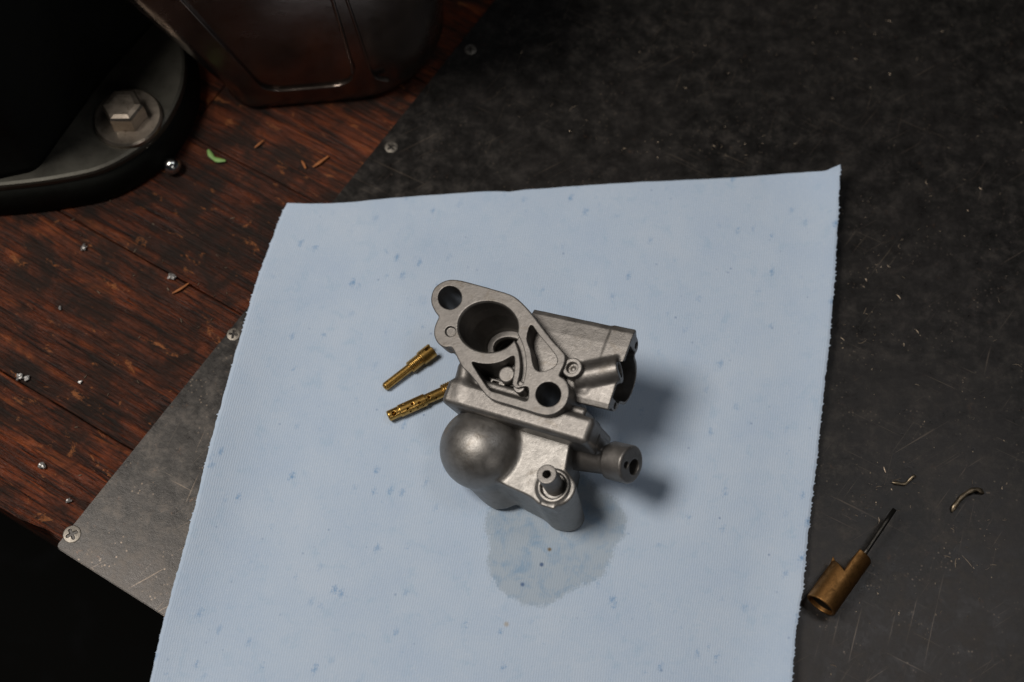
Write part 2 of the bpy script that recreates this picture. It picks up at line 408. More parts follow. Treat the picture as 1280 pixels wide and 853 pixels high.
def nets(F, lo, h):
    ins = F < 0
    c = np.zeros(tuple(n - 1 for n in F.shape), np.int8)
    for i in (0, 1):
        for j in (0, 1):
            for k in (0, 1):
                c += ins[i:F.shape[0] - 1 + i, j:F.shape[1] - 1 + j, k:F.shape[2] - 1 + k]
    mixed = (c > 0) & (c < 8)
    idx = np.full(c.shape, -1, np.int32); I, J, K = np.nonzero(mixed); idx[I, J, K] = np.arange(len(I))
    acc = np.zeros((len(I), 3)); cnt = np.zeros(len(I))
    cn = [(0, 0, 0), (1, 0, 0), (0, 1, 0), (1, 1, 0), (0, 0, 1), (1, 0, 1), (0, 1, 1), (1, 1, 1)]
    val = [F[I + a, J + b, K + d] for a, b, d in cn]
    for p in range(8):
        for ax in range(3):
            if cn[p][ax] == 0:
                q = p + (1 << ax); f0, f1 = val[p], val[q]; cr = (f0 < 0) != (f1 < 0)
                t = np.where(cr, f0 / np.where(cr, f0 - f1, 1), 0)
                for d in range(3): acc[:, d] += np.where(cr, cn[p][d] + (t if d == ax else 0), 0)
                cnt += cr
    V = (np.stack([I, J, K], 1) + acc / cnt[:, None]) * h + lo
    Qs = []
    for ax in range(3):
        sl0 = [slice(1, n - 1) for n in F.shape]; sl1 = list(sl0); sl0[ax] = slice(0, F.shape[ax] - 1); sl1[ax] = slice(1, F.shape[ax])
        a, b = ins[tuple(sl0)], ins[tuple(sl1)]; off = np.array([1, 1, 1]); off[ax] = 0
        E = np.stack(np.nonzero(a != b), 1) + off; flip = a[a != b]
        o1, o2 = (ax + 1) % 3, (ax + 2) % 3
        g = lambda d1, d2: idx[tuple((E - np.array([d1 if t == o1 else d2 if t == o2 else 0 for t in range(3)])).T)]
        q = np.stack([g(1, 1), g(0, 1), g(0, 0), g(1, 0)], 1)
        q[~flip] = q[~flip][:, ::-1]; Qs.append(q)
    return V, np.concatenate(Qs)

# ------------------------------------------------------------------ the bench, the floor
E0 = pix(70, 685, Z_WOOD); d1 = pix(205, 770, Z_WOOD) - E0; d1 /= np.linalg.norm(d1)
d2 = np.array([-d1[1], d1[0], 0.0])                        # into the bench
ANG = math.atan2(d1[1], d1[0])
def bench(a, b, z): return E0 * np.array([1, 1, 0]) + d1 * a + d2 * b + np.array([0, 0, z])

fl = mesh_obj('floor', [(-3000, -3000, -850), (3000, -3000, -850), (3000, 3000, -850), (-3000, 3000, -850)], [(0, 1, 2, 3)], M['floor'])
tag(fl, kind='structure')

bm = bmesh.new(); bmesh.ops.create_cube(bm, size=1)
bmesh.ops.scale(bm, vec=(1700, 900, 44), verts=bm.verts)
bmesh.ops.translate(bm, vec=(150, 454, -26 - 22), verts=bm.verts)
bm_o = from_bm('workbench', bm, M['wood']); bm_o.location = Vector(E0 * S) * 1; bm_o.location.z = (Z_WOOD + 11) * S; bm_o.rotation_euler.z = ANG
tag(bm_o, kind='structure')
# boards: rows run along the bench edge, each row cut into lengths
b = 0.0; row = 0
widths = [52, 78, 66, 84, 74, 92, 88, 60]
for wdt in widths:
    a = -700.0 + random.uniform(0, 120)
    while a < 960:
        L = random.uniform(190, 330)
        if row == 0 and a < -20 < a + L: L = -22 - a + 190
        a1 = min(a + L, 1000)
        nx = max(3, int((a1 - a) / 12)); x = np.linspace(a + .3, a1 - .3, nx)
        y0 = b + 0.3; y1 = b + wdt - 0.3
        dz = random.uniform(-0.3, 0.05); V = []; Q = []
        for i, xx in enumerate(x):
            j0 = rng.normal(0, 0.12); j1 = rng.normal(0, 0.12)
            if row == 0: j0 = 2.0 + 3.0 * max(0, math.sin(xx * 0.11 + 1.3)) * (1 if xx < 0 else 0.2) + rng.normal(0, .7)
            for yy, zz in ((y0 + j0, -14), (y0 + j0, -0.6), (y0 + j0 + 0.6, -.1), (y1 + j1 - .6, -.1), (y1 + j1, -0.6), (y1 + j1, -14)):
                V.append((xx, yy, zz + (dz if zz > -10 else 0)))
        for i in range(nx - 1):
            for k in range(5): Q.append((i * 6 + k, (i + 1) * 6 + k, (i + 1) * 6 + k + 1, i * 6 + k + 1))
        Q.append((0, 1, 2, 3, 4, 5)); m = (nx - 1) * 6; Q.append((m + 5, m + 4, m + 3, m + 2, m + 1, m))
        o = mesh_obj('board', V, Q, M['wood'], bm_o)
        o.location.z = -11 * S
        a = a1
    b += wdt; row += 1

# ------------------------------------------------------------------ steel sheet, its screws
pl_root = empty('steel_sheet', (*pix(70, 685, Z_PLATE)[:2], Z_PLATE))
tag(pl_root, 'dark worn steel sheet screwed down over the wooden boards of the bench', 'steel sheet')
c0 = pix(69, 684, Z_PLATE); c1 = pix(206, 771, Z_PLATE); ctop = pix(602, 20, Z_PLATE)
e1 = c1 - c0; e1 /= np.linalg.norm(e1); e2 = ctop - c0; e2 /= np.linalg.norm(e2)
P4 = [c0, c0 + e1 * 780, c0 + e1 * 780 + e2 * 640, c0 + e2 * 640]
bm = bmesh.new(); ring = []
corner = []
for k, p in enumerate(P4):
    if k == 0:
        for t in np.linspace(0, 1, 6):
            an = t * math.pi / 2
            corner.append(p + e1 * 2.2 * (1 - math.cos(math.pi / 2 - an)) + e2 * 2.2 * (1 - math.sin(math.pi / 2 - an)))
    else: corner.append(p)
corner = corner[:6][::-1] + corner[6:]
base_pt = np.array([*pix(70, 685, Z_PLATE)[:2], Z_PLATE])
vb = [bm.verts.new(Vector(p - base_pt)) for p in corner]
f = bm.faces.new(vb)
r = bmesh.ops.extrude_face_region(bm, geom=[f]); vv = [g for g in r['geom'] if isinstance(g, bmesh.types.BMVert)]
bmesh.ops.translate(bm, vec=(0, 0, -1.55), verts=vv)
bmesh.ops.recalc_face_normals(bm, faces=bm.faces)
bmesh.ops.bevel(bm, geom=[e for e in bm.edges], offset=0.42, segments=3, affect='EDGES', clamp_overlap=True)
o = from_bm('sheet', bm, M['plate'], pl_root)

def screw_mesh():
    Fd = Field((-5.2, -5.2, -1.2), (5.2, 5.2, 1.6), 0.16)
    h = Fd.cyl((0, 0, -1), (0, 0, 0.55), 4.3, 0.35)
    h = smin(h, np.maximum(Fd.ball((0, 0, -11.2), 12.2), Fd.cyl((0, 0, -1), (0, 0, 2), 3.6)), 0.4)
    for a in (0.5, 0.5 + math.pi / 2):
        d = (math.cos(a) * 2.2, math.sin(a) * 2.2)
        h = cut(h, Fd.caps((-d[0], -d[1], 0.9), (d[0], d[1], 0.9), 0.75))
    h = cut(h, Fd.cone((0, 0, -0.4), (0, 0, 1.4), 0.4, 1.5))
    return Fd.build('screw', h, M['screw'], pl_root)
s0 = screw_mesh()
for i, (u, w) in enumerate(((90, 668), (292, 418), (489, 184), (588, 62), (390, 302))):
    o = s0 if i == 0 else s0.copy()
    if i: col.objects.link(o); o.parent = pl_root
    P = pix(u, w, Z_PLATE) - base_pt
    o.location = Vector((P[0] * S, P[1] * S, -0.0003)); o.rotation_euler.z = i * 0.9; k = (.92, .74, .74, .72, .7)[i]; o.scale = (k, k, k)

# ------------------------------------------------------------------ paper towel
LE = spline([(358, 254), (346, 283), (322, 348), (311, 384), (289, 460), (262, 558), (238, 655), (206, 771), (187, 853), (150, 1010)], 12)
RE = spline([(1050, 206), (1049, 235), (1046, 300), (1040, 390), (1030, 490), (1020, 585), (1011, 660), (1006, 712), (1003, 740), (997, 775), (993, 815), (990, 853), (984, 1010)], 12)
TE = spline([(358, 254), (420, 254), (500, 247), (600, 240), (634, 239.5), (638, 241.5), (646, 238.5), (760, 230), (860, 225), (920, 222), (1000, 216), (1030, 214), (1040, 210), (1050, 206)], 14)
def along(C, ax, vals): return np.interp(vals, C[:, ax], C[:, 1 - ax])
NR, NC = 760, 190
tt = np.linspace(0, 1, NR) ** 1.0; ss = np.linspace(0, 1, NC)
teeth = np.zeros(NR); k = 0
while k < NR:                                             # torn perforation: small tufts at uneven spacing
    k += int(rng.integers(3, 11)); L = rng.uniform(0.3, 2.6)
    if k < NR - 2: teeth[k] += L; teeth[k + 1] += L * .5
teeth += np.convolve(rng.normal(0, .9, NR + 20), np.ones(9) / 9, 'same')[10:-10]
ltee = np.convolve(rng.normal(0, .9, NR + 20), np.ones(7) / 7, 'same')[10:-10]
for k in range(0, NR, 1):
    if rng.random() < 0.05: ltee[k] -= rng.uniform(.5, 2.2)
ttee = np.convolve(rng.normal(0, .6, NC + 20), np.ones(5) / 5, 'same')[10:-10]
xt = 358 + ss * (1050 - 358); yt = along(TE, 0, xt) + ttee * .5
PU = np.zeros((NR, NC)); PV = np.zeros((NR, NC))
for i, t in enumerate(tt):
    yl = 254 + (1010 - 254) * t; yr = 206 + (1010 - 206) * t
    xl = along(LE, 1, yl); xr = along(RE, 1, yr)
    base = (1 - ss) * 254 + ss * 206
    PU[i] = xl + (xr - xl) * ss + ltee[i] * np.exp(-ss / .004) + teeth[i] * np.exp(-(1 - ss) / .004)
    PV[i] = (1 - ss) * yl + ss * yr + (yt - base) * (1 - t) ** 6
SS, TT = np.meshgrid(ss, tt)
zz = 7.0 * np.exp(-((SS) / 0.065) ** 1.3) * (0.25 + 0.75 * np.sin(np.clip(TT * 1.25, 0, 1) * math.pi) ** 1)
zz += 6.5 * np.exp(-((1 - SS) / 0.05) ** 1.3) * np.clip(0.55 + 0.5 * TT + 0.25 * np.sin(TT * 9), 0, 2)
zz += 9.0 * np.exp(-((1 - SS) / 0.035) - (TT / 0.05))
zz += 1.2 * np.exp(-(TT / 0.025)) * (0.5 + 0.5 * np.sin(SS * 13 + 1))
zz += 0.6 * (np.sin(SS * 7 + TT * 5) + np.sin(SS * 3.1 - TT * 11 + 2) + 0.5 * np.sin(SS * 21 + TT * 4)) * np.clip(np.hypot((SS - .47) / .25, (TT - .42) / .25) - .7, 0, 1) + 0.0
zz = np.maximum(zz, -0.3) - 0.05
Vt = np.zeros((NR, NC, 3))
for i in range(NR):
    for j in range(NC):
        Vt[i, j] = pix(PU[i, j], PV[i, j], zz[i, j])
idx = np.arange(NR * NC).reshape(NR, NC)
Qt = np.stack([idx[1:, :-1], idx[1:, 1:], idx[:-1, 1:], idx[:-1, :-1]], -1).reshape(-1, 4)
tb = Vt.reshape(-1, 3)
tw = quad_mesh('paper_towel', tb, Qt, M['towel'])
uvl = tw.data.uv_layers.new(name='UVMap')
w_mm, h_mm = np.linalg.norm(Vt[0, -1] - Vt[0, 0]), np.linalg.norm(Vt[-1, 0] - Vt[0, 0])
uvv = np.stack([SS * w_mm, TT * h_mm], -1).reshape(-1, 2)
li = np.zeros(len(tw.data.loops), np.int32); tw.data.loops.foreach_get('vertex_index', li)
uvl.data.foreach_set('uv', uvv[li].astype(np.float32).ravel())
sm = tw.modifiers.new('thickness', 'SOLIDIFY'); sm.thickness = 0.00045; sm.offset = -1
tag(tw, 'light blue shop paper towel with torn edges and a damp patch under the carburettor', 'paper towel')

# ------------------------------------------------------------------ carburettor
CN = np.array([-.32, -.06, .945]); CN /= np.linalg.norm(CN)            # the mounting face looks up and a little left
H0 = 46.0; CO = pix(623, 433, H0)
CU = on_plane(735, 560, CO, CN) - on_plane(548, 505, CO, CN); CU /= np.linalg.norm(CU)
CV = np.cross(CN, CU); CM = np.stack([CU, CV, CN])
DEP = 44.0                                                             # local z of the mounting face
def L(p, c=0.0): return CM @ (on_plane(p[0], p[1], CO + CN * c, CN) - CO)
def LV(p, b): return CM @ (on_plane(p[0], p[1], CO + CV * b, CV) - CO)
def Z1(x, y): return (520 + x / 4.26667, 330 + y / 4.26667)
def Z2(x, y): return (520 + x / 4.26667, 480 + y / 4.26667)
def Z6(x, y): return (660 + x / 5.6875, 380 + y / 5.6875)
def face(pts, c=0.0, conv=Z1): return np.array([L(conv(*p), c)[:2] for p in pts])
def ell(cx, cy, rx, ry, n=40, rot=0.0):
    return [(cx + rx * math.cos(a) * math.cos(rot) - ry * math.sin(a) * math.sin(rot), cy + rx * math.cos(a) * math.sin(rot) + ry * math.sin(a) * math.cos(rot)) for a in np.linspace(0, 2 * math.pi, n, endpoint=False)]

carb = empty('carburettor')
base = CO - CN * DEP
carb.matrix_world = Matrix(((CU[0], CV[0], CN[0], base[0] * S), (CU[1], CV[1], CN[1], base[1] * S), (CU[2], CV[2], CN[2], base[2] * S), (0, 0, 0, 1)))
tag(carb, 'grey cast aluminium carburettor with round throat and domed float bowl on the blue towel', 'carburettor')
up = lambda V: V + np.array([0, 0, DEP])
def above(Fd, z=0.3):                                                 # how far below the towel a point lies
    return z - (H0 + Fd.X * CU[2] + Fd.Y * CV[2] + Fd.Z * CN[2])
def part(Fd, name, F, mat='cast', parent=None):
    o = Fd.build(name, F, M[mat], parent or carb, up); return o

outline = spline(face([(190, 83), (240, 88), (310, 106), (410, 134), (500, 162), (548, 192), (605, 250), (660, 322), (722, 402), (775, 458), (795, 490), (790, 532), (772, 572), (765, 596), (792, 614), (813, 652), (815, 702), (795, 755), (752, 793), (702, 808), (650, 800), (560, 772), (480, 748), (405, 724), (366, 694), (328, 642), (285, 588), (242, 545), (207, 475), (185, 444), (150, 445), (115, 422), (96, 382), (97, 340), (110, 305), (119, 281), (101, 255), (82, 215), (80, 175), (96, 130), (130, 101), (160, 88)]), 3, True)
bolt1 = face(ell(180, 180, 63, 62)); bolt2 = face(ell(705, 696, 67, 66))
bore = face(ell(383, 336, 157, 132, 60, 0.06))
blind = face(ell(183, 360, 28, 27))
groove = spline(face([(500, 340), (532, 390), (558, 450), (570, 520), (568, 580), (556, 632)]), 5)
pockL = spline(face([(298, 523), (340, 531), (400, 533), (460, 519), (518, 490), (526, 530), (521, 590), (514, 640), (535, 662), (570, 655), (595, 658), (600, 690), (590, 731), (540, 719), (440, 690), (392, 672), (350, 615), (318, 565)]), 3, True)
pockR = spline(face([(612, 325), (655, 378), (705, 437), (745, 490), (752, 520), (738, 546), (700, 566), (660, 573), (634, 558), (620, 520), (610, 460), (590, 398)]), 3, True)
bc = bore.mean(0); b1 = bolt1.mean(0); b2 = bolt2.mean(0)

Fd = Field((outline[:, 0].min() - 1.5, outline[:, 1].min() - 1.5, -12), (outline[:, 0].max() + 1.5, outline[:, 1].max() + 1.5, 1), 0.27)
g2 = Fd.poly(outline)
dpl, dpr, dbore = Fd.poly(pockL), Fd.poly(pockR), Fd.poly(bore)
F = Fd.ext(g2, -8.5, 0, 0.45)
chb = np.maximum(0, (Fd.Z + 0.9)) * 0.7
F = cut(F, np.maximum(dbore - chb, 0 * Fd.Z))  if False else cut(F, dbore - chb)
F = cut(F, Fd.poly(bolt1)); F = cut(F, Fd.poly(bolt2))
F = cut(F, Fd.ext(Fd.poly(blind), -1.3, 3)); F = cut(F, Fd.ext(line_sd(Fd.X, Fd.Y, groove) - 1.25, -3.2, 3))
F = cut(F, np.maximum(dpl, dpl)); F = cut(F, dpr)
flange = part(Fd, 'mounting_flange', F, 'face')

# throat body below the flange: walls of the pockets, bolt barrels, the bore itself
Fd = Field((-38, -25, -48), (42, 26, -7), 0.4)
g2 = Fd.poly(outline) + 1.3
d_half = Fd.poly([(-40, -16), (12, -16), (22, -26), (45, -26), (45, 30), (-40, 30)])
F = Fd.ext(smax(g2, d_half, 2.0), -24, -7.5, 0.8)
F = smin(F, Fd.cyl((*bc, -44), (*bc, -7.5), 15.2, 1.0), 2.0)
F = smin(F, Fd.cyl((*b2, -28), (*b2, -7.5), 8.6, 0.8), 2.0)
F = smin(F, Fd.cyl((*b1, -13), (*b1, -7.5), 7.0, 0.8), 1.5)
F = cut(F, Fd.poly(bolt2)); F = cut(F, Fd.poly(bolt1))
bz = 0.25 * np.maximum(0, -(Fd.Z + 16)) ; F = cut(F, np.maximum(Fd.poly(bore) + np.minimum(bz, 2.4) * 1.0, -(Fd.Z + 41)))
F = cut(F, np.maximum(Fd.poly(pockL), -(Fd.Z + 20))); 
slope = (Fd.Z + 13 - 0.75 * (Fd.X - 22)) * 0.8
F = cut(F, np.maximum(Fd.poly(pockR), -slope))
F = np.maximum(F, above(Fd))
body = part(Fd, 'throat_body', F)
# throttle disc seat ring deep in the bore
Fd = Field((bc[0] - 14, bc[1] - 13, -33), (bc[0] + 14, bc[1] + 13, -23), 0.3)
F = cut(Fd.ext(Fd.poly(bore) + 0.5, -32, -29.5, 0.3), Fd.ext(Fd.poly(bore) + 5.2, -40, 0))
part(Fd, 'venturi_ring', F, 'cast', body)

# post and lug standing in the left pocket
pc = L(Z1(482, 588), -5.0)
Fd = Field((pc[0] - 9, pc[1] - 8, -24), (pc[0] + 12, pc[1] + 7, -1), 0.25)
F = Fd.cyl((pc[0], pc[1], -23), (pc[0], pc[1], -5), 3.6, 0.7)
lg = L(Z1(548, 655), -1.2)
F = smin(F, Fd.cyl((lg[0], lg[1], -9), (lg[0], lg[1], -1.4), 2.6, 0.5), 0.6)
br = L(Z1(420, 640), -9)
F = np.minimum(F, cut(Fd.box((br[0] - 2.6, br[1] - 2.2, -20), (br[0] + 4.5, br[1] + 2.2, -9), 0.5), Fd.box((br[0] - 1.4, br[1] - 1.2, -12), (br[0] + 1.4, br[1] + 1.2, -6))))
part(Fd, 'jet_post', F)

# rim slab between body and bowl, strut, right shoulder
Fd = Field((-27, -33, -40), (56, -4, 0), 0.33)
TL = L((548, 503), -4); TR = L((733, 549), -4)
yF = -28.5; cT = -4.0
rimL, rimR = TL[0] + 0.3, TR[0] + 0.5
F = Fd.box((rimL, yF, -33), (rimR, yF + 11.5, cT), 2.6)
lip = Fd.box((rimL + 1.4, yF + 6.0, -31), (rimR - 6, yF + 15.0, cT - 3.5), 1.5)
F = smin(F, lip, 1.0)
sA = L((580, 466), -7); sB = L((572, 500), -7)
F = smin(F, Fd.caps((sA[0], sA[1] + 2, -8.6), (sB[0] + 1.0, max(sB[1], yF + 5), -8.6), 4.0), 2.4)
F = smin(F, Fd.box((rimR - 30, yF + 5, -30), (rimR - 14, -8, -16.0), 2.5), 3.0)
F = cut(F, Fd.poly(bolt2))
rim = part(Fd, 'bowl_gasket_rim', F)

# float bowl: dome over a tapering well, flat deck, drain boss
dc = L((602, 561), -20.0); dr = 18.0
def G(u, v): return CM @ (pix(u, v, 0.0) - CO)            # a spot on the towel in carburettor coordinates
wb_ = G(634, 613)
nb = L(Z2(735, 545), -17.0)          # foot of the nipple
Fd = Field((dc[0] - 23, -72, -58), (58, -22, 0), 0.36)
F = Fd.ball((dc[0], dc[1], dc[2]), dr, (1.0, 0.97, 0.86))
t_, r_, L_ = Fd.axis((dc[0], dc[1], -19), (wb_[0], wb_[1] + 1.5, -33.5))
F = smin(F, Fd.cone((dc[0], dc[1] + .3, -21), wb_ - np.array([0, 0, 2.0]), dr - 2.0, 11.0, 1.5), 1.2)
F = smin(F, Fd.box((dc[0] - 9, -37, -32), (dc[0] + 9, -25, -14), 5), 3.0)
deck = face([(800, 455), (850, 530), (835, 600), (770, 650), (665, 648), (600, 600), (450, 530), (380, 470)], -17, Z2)
kx = L(Z2(790, 400), -17)[0]
deck = np.concatenate([[(dc[0] - 6, yF + 3), (kx, yF + 3)], spline(deck, 4)])
bb_ = G(708, 647); kk = (bb_ - nb) / (nb[2] - bb_[2])      # the walls flare towards the foot of the drain boss
dep = np.maximum(0, -17 - Fd.Z)
deckF = Fd.ext(poly_sd(Fd.X - kk[0] * dep * .92, Fd.Y - kk[1] * dep * .92, deck) + 0.05 * dep, -56, -17, 0.9)
tilt = (Fd.Z + 38) * 0.0
F = smin(F, deckF, 2.2)
F = smin(F, Fd.cone((nb[0], nb[1], -17.2), bb_ + (bb_ - nb) * .1, 7.3, 5.8, 1.0), 1.2)
F = smin(F, Fd.cyl((nb[0], nb[1], -20), (nb[0], nb[1], -16.0), 6.9, 0.5), 0.5)
F = cut(F, Fd.cyl((nb[0], nb[1], -18.2), (nb[0], nb[1], -10), 5.4, 0.2))
pad = L(Z2(705, 640), -17)
F = smin(F, Fd.box((pad[0] - 3.2, pad[1] - 1.6, -24), (pad[0] + 3.4, pad[1] + 1.8, -16.6), 0.6), 0.8)
F = np.maximum(F, Fd.Y - (yF + 1.5))
F = smax(F, above(Fd), 1.5)
bowl = part(Fd, 'float_bowl', F, 'bowl')

Fd = Field((nb[0] - 6, nb[1] - 6, -20), (nb[0] + 6, nb[1] + 6, 1), 0.2)
nt = L(Z2(697, 481), -3.0)
F = cut(Fd.cyl((nb[0], nb[1], -19), (nt[0], nt[1], -3.0), 4.1, 0.4), Fd.cyl((nt[0] + (nb[0] - nt[0]) * .7, nt[1] + (nb[1] - nt[1]) * .7, -14), (nt[0] - (nb[0] - nt[0]) * .2, nt[1] - (nb[1] - nt[1]) * .2, 0), 1.65))
part(Fd, 'drain_nipple', F, 'cast')

# fuel inlet on the right end of the rim
ic = LV(Z2(1150, 432), yF + 1.0); ib = LV(Z2(1045, 408), yF + 1.0)
ax = np.array([1.0, 0, 0])
print('inlet', ic, ib, 'rimR', rimR, 'nb', nb, 'nt', nt, 'dc', dc, 'bc', bc, 'rimL', rimL)
Fd = Field((rimR - 14, yF - 11, ic[2] - 14), (ic[0] + 3, yF + 14, max(ic[2] + 12, -2)), 0.25)
ax = (ic - ib); ax /= np.linalg.norm(ax)
st = ic - ax * 10.5
F = Fd.cyl(st, ic, 8.0, 1.0)
F = smin(F, Fd.cone(st - ax * 17, st + ax * 2, 7.6, 6.0, 0.5), 1.6)
F = smin(F, Fd.box((rimR - 11, yF + 1, -28), (rimR + 0.5, yF + 9, -14), 2.2), 3.0)
h1 = LV(Z2(1135, 420), yF + 1); h2 = LV(Z2(1165, 455), yF + 1)
for q, rr in (((-1.2, 3.6), 1.55), ((-0.2, -2.2), 3.3)):
    pv = np.array([0, q[0], q[1]])
    F = cut(F, Fd.cyl(ic + pv - ax * 6, ic + pv + ax * 3, rr, 0.0))
part(Fd, 'fuel_inlet', F)

# intake housing on the right with its D-shaped open end
cB = -9.0
qa = L(Z6(750, 215), cB)[:2]; qb = L(Z6(580, 710), cB)[:2]; qc = L(Z6(35, 65), cB)[:2]
ev = qb - qa; EL = np.linalg.norm(ev); ev = ev / EL; gv = np.array([ev[1], -ev[0]])
if gv @ (qc - qa) < 0: gv = -gv
print('box', qa, qb, qc, EL, gv, (qc - qa) @ gv, (qc - qa) @ ev)
sec = np.array([(0, 0), (-.02, 5), (0, 8.4), (.06, 10.8), (.12, 11.2), (.19, 10.5), (.235, 15), (.316, 19), (.43, 21.8), (.58, 22.6), (.72, 21.2), (.83, 18), (.865, 14), (.90, 11.4), (.96, 11.2), (1.03, 8.6), (1.03, 4), (1, 0)])
sec[:, 0] *= EL
# local frame of the housing: x = into the body (gv), y = along the open edge (ev), z = up
def box2loc(V):
    P = np.zeros_like(V); P[:, 0] = qa[0] + V[:, 0] * gv[0] + V[:, 1] * ev[0]; P[:, 1] = qa[1] + V[:, 0] * gv[1] + V[:, 1] * ev[1]; P[:, 2] = cB + V[:, 2] + DEP
    return P
def loc2box(p):
    d = np.array(p[:2]) - qa; return np.array([d @ gv, d @ ev, p[2] - cB])
Fd = Field((-2, -4, -28), (50, EL + 5, 9), 0.3)
sk = (qc - qa) @ ev / ((qc - qa) @ gv)                   # the back edge runs slightly skew
shear = Fd.Y - sk * Fd.X * 0.9
A = shear; B = -Fd.Z
def sec_sd(P):
    X, Y, Z = np.broadcast_arrays(A[:, :, 0], B[0, 0, 0], 0) if False else (A[:, :, 0], None, None)
    lo_, hi_ = float(A.min()), float(A.max()); ys = np.arange(lo_, hi_ + .3, 0.3); zs = B[0, 0, :]
    T = poly_sd(ys[:, None].astype(np.float32), zs[None, :], P)
    t = (A[:, :, 0] - lo_) / 0.3; i0 = np.clip(t.astype(int), 0, len(ys) - 2); fr = (t - i0)[..., None]
    return T[i0] * (1 - fr) + T[i0 + 1] * fr
dS = sec_sd(spline(sec, 4, True)) 
step = 0.4 * np.clip((Fd.X - 9.5) / 1.2, 0, 1)
F = Fd.ext(dS + step * np.clip((20 - Fd.Y) / 18, 0, 1), 0, 46, 0.35, 0)
inner = np.maximum(dS + 1.5, -(2.1 + Fd.Z))
ears = np.minimum(np.hypot(shear - .075 * EL, Fd.Z + 7.6) - 0, np.hypot(shear - .955 * EL, Fd.Z + 7.2))
opening = smax(dS + 1.25, np.abs(shear - .53 * EL) - .37 * EL, 0.6)
F = cut(F, np.maximum(opening, Fd.X - 30))
F = cut(F, np.maximum(ears - 1.5, Fd.X - 8))
# tube cast along the top of the housing
ta = loc2box(L(Z6(640, 452), cB + 2.0)); tb2 = loc2box(L(Z6(330, 515), cB + 2.0))
ta[2] = -1.2; tb2[2] = -1.2
print('tube', ta, tb2)
td = (ta - tb2) / np.linalg.norm(ta - tb2)
F = smin(F, Fd.cyl(ta, tb2, 5.4, 0.5), 1.6)
F = cut(F, Fd.cyl(ta - td * 9, ta + td * 4, 3.2))
F = smin(F, Fd.box((9, EL * .70, -9), (24, EL * 1.0, .6), 3.0), 1.0)
bq = loc2box((*b2, -9)); F = cut(F, np.hypot(Fd.X - bq[0], Fd.Y - bq[1]) - 6.2 + 0 * Fd.Z)
hs = Fd.build('intake_housing', F, M['cast'], carb, box2loc)

# short screw boss beside the flange
sc = L(Z6(312, 452), -2.0)
Fd = Field((sc[0] - 6, sc[1] - 6, -18), (sc[0] + 6, sc[1] + 6, -1), 0.2)
F = cut(Fd.cyl((sc[0], sc[1], -17), (sc[0], sc[1], -2.0), 4.2, 0.45), Fd.cyl((sc[0], sc[1], -4.4), (sc[0], sc[1], 0), 2.4))
F = smin(F, Fd.ball((sc[0], sc[1], -5.6), 1.6), .4)
part(Fd, 'screw_boss', F)

# ------------------------------------------------------------------ small brass pieces on the towel
def place_axis(o, pa, pb, roll=0.0):
    d = np.array(pb) - np.array(pa); d = d / np.linalg.norm(d)
    x = Vector(d); z = Vector((0, 0, 1)); y = z.cross(x).normalized(); z = x.cross(y)
    m = Matrix((x, y, z)).transposed().to_4x4() @ Matrix.Rotation(roll, 4, 'X')
    m.translation = Vector(np.array(pa) * S); o.matrix_world = m

def pilot_jet():
    r = empty('pilot_jet')
    A = pix(480, 485, 1.9); Bp = pix(541, 438, 2.9); Lg = np.linalg.norm(Bp - A)
    a = Lg * .52
    Fd = Field((-1, -5, -5), (Lg + 1, 5, 5), 0.14)
    F = Fd.cone((0, 0, 0), (1.2, 0, 0), 1.3, 1.9, 0.2); F = np.minimum(F, Fd.cyl((.8, 0, 0), (a + 1, 0, 0), 1.9, .1))
    F = cut(F, Fd.cyl((-2, 0, 0), (4, 0, 0), .55))
    Fd.build('stem', F, M['brass'], r)
    F = Fd.cyl((a, 0, 0), (Lg - 6.2, 0, 0), 2.75, .3)
    x = Fd.X - a; F = F + 0.18 * np.sin(x * 2 * math.pi / 0.8) * (np.abs(F) < 1) * 0.6
    Fd.build('thread', F, M['brass'], r)
    F = Fd.cyl((Lg - 6.8, 0, 0), (Lg, 0, 0), 3.35, .35)
    F = cut(F, Fd.box((Lg - 3.2, -5, -.8), (Lg + 1, 5, .8)))
    Fd.build('head', F, M['brass'], r)
    place_axis(r, A + np.array([0, 0, .15]), Bp + np.array([0, 0, .55]), 1.25)
    return tag(r, 'brass pilot jet with slotted head and plain thin stem lying on the towel', 'brass jet', 'brass jets removed from the carburettor')
pilot_jet()
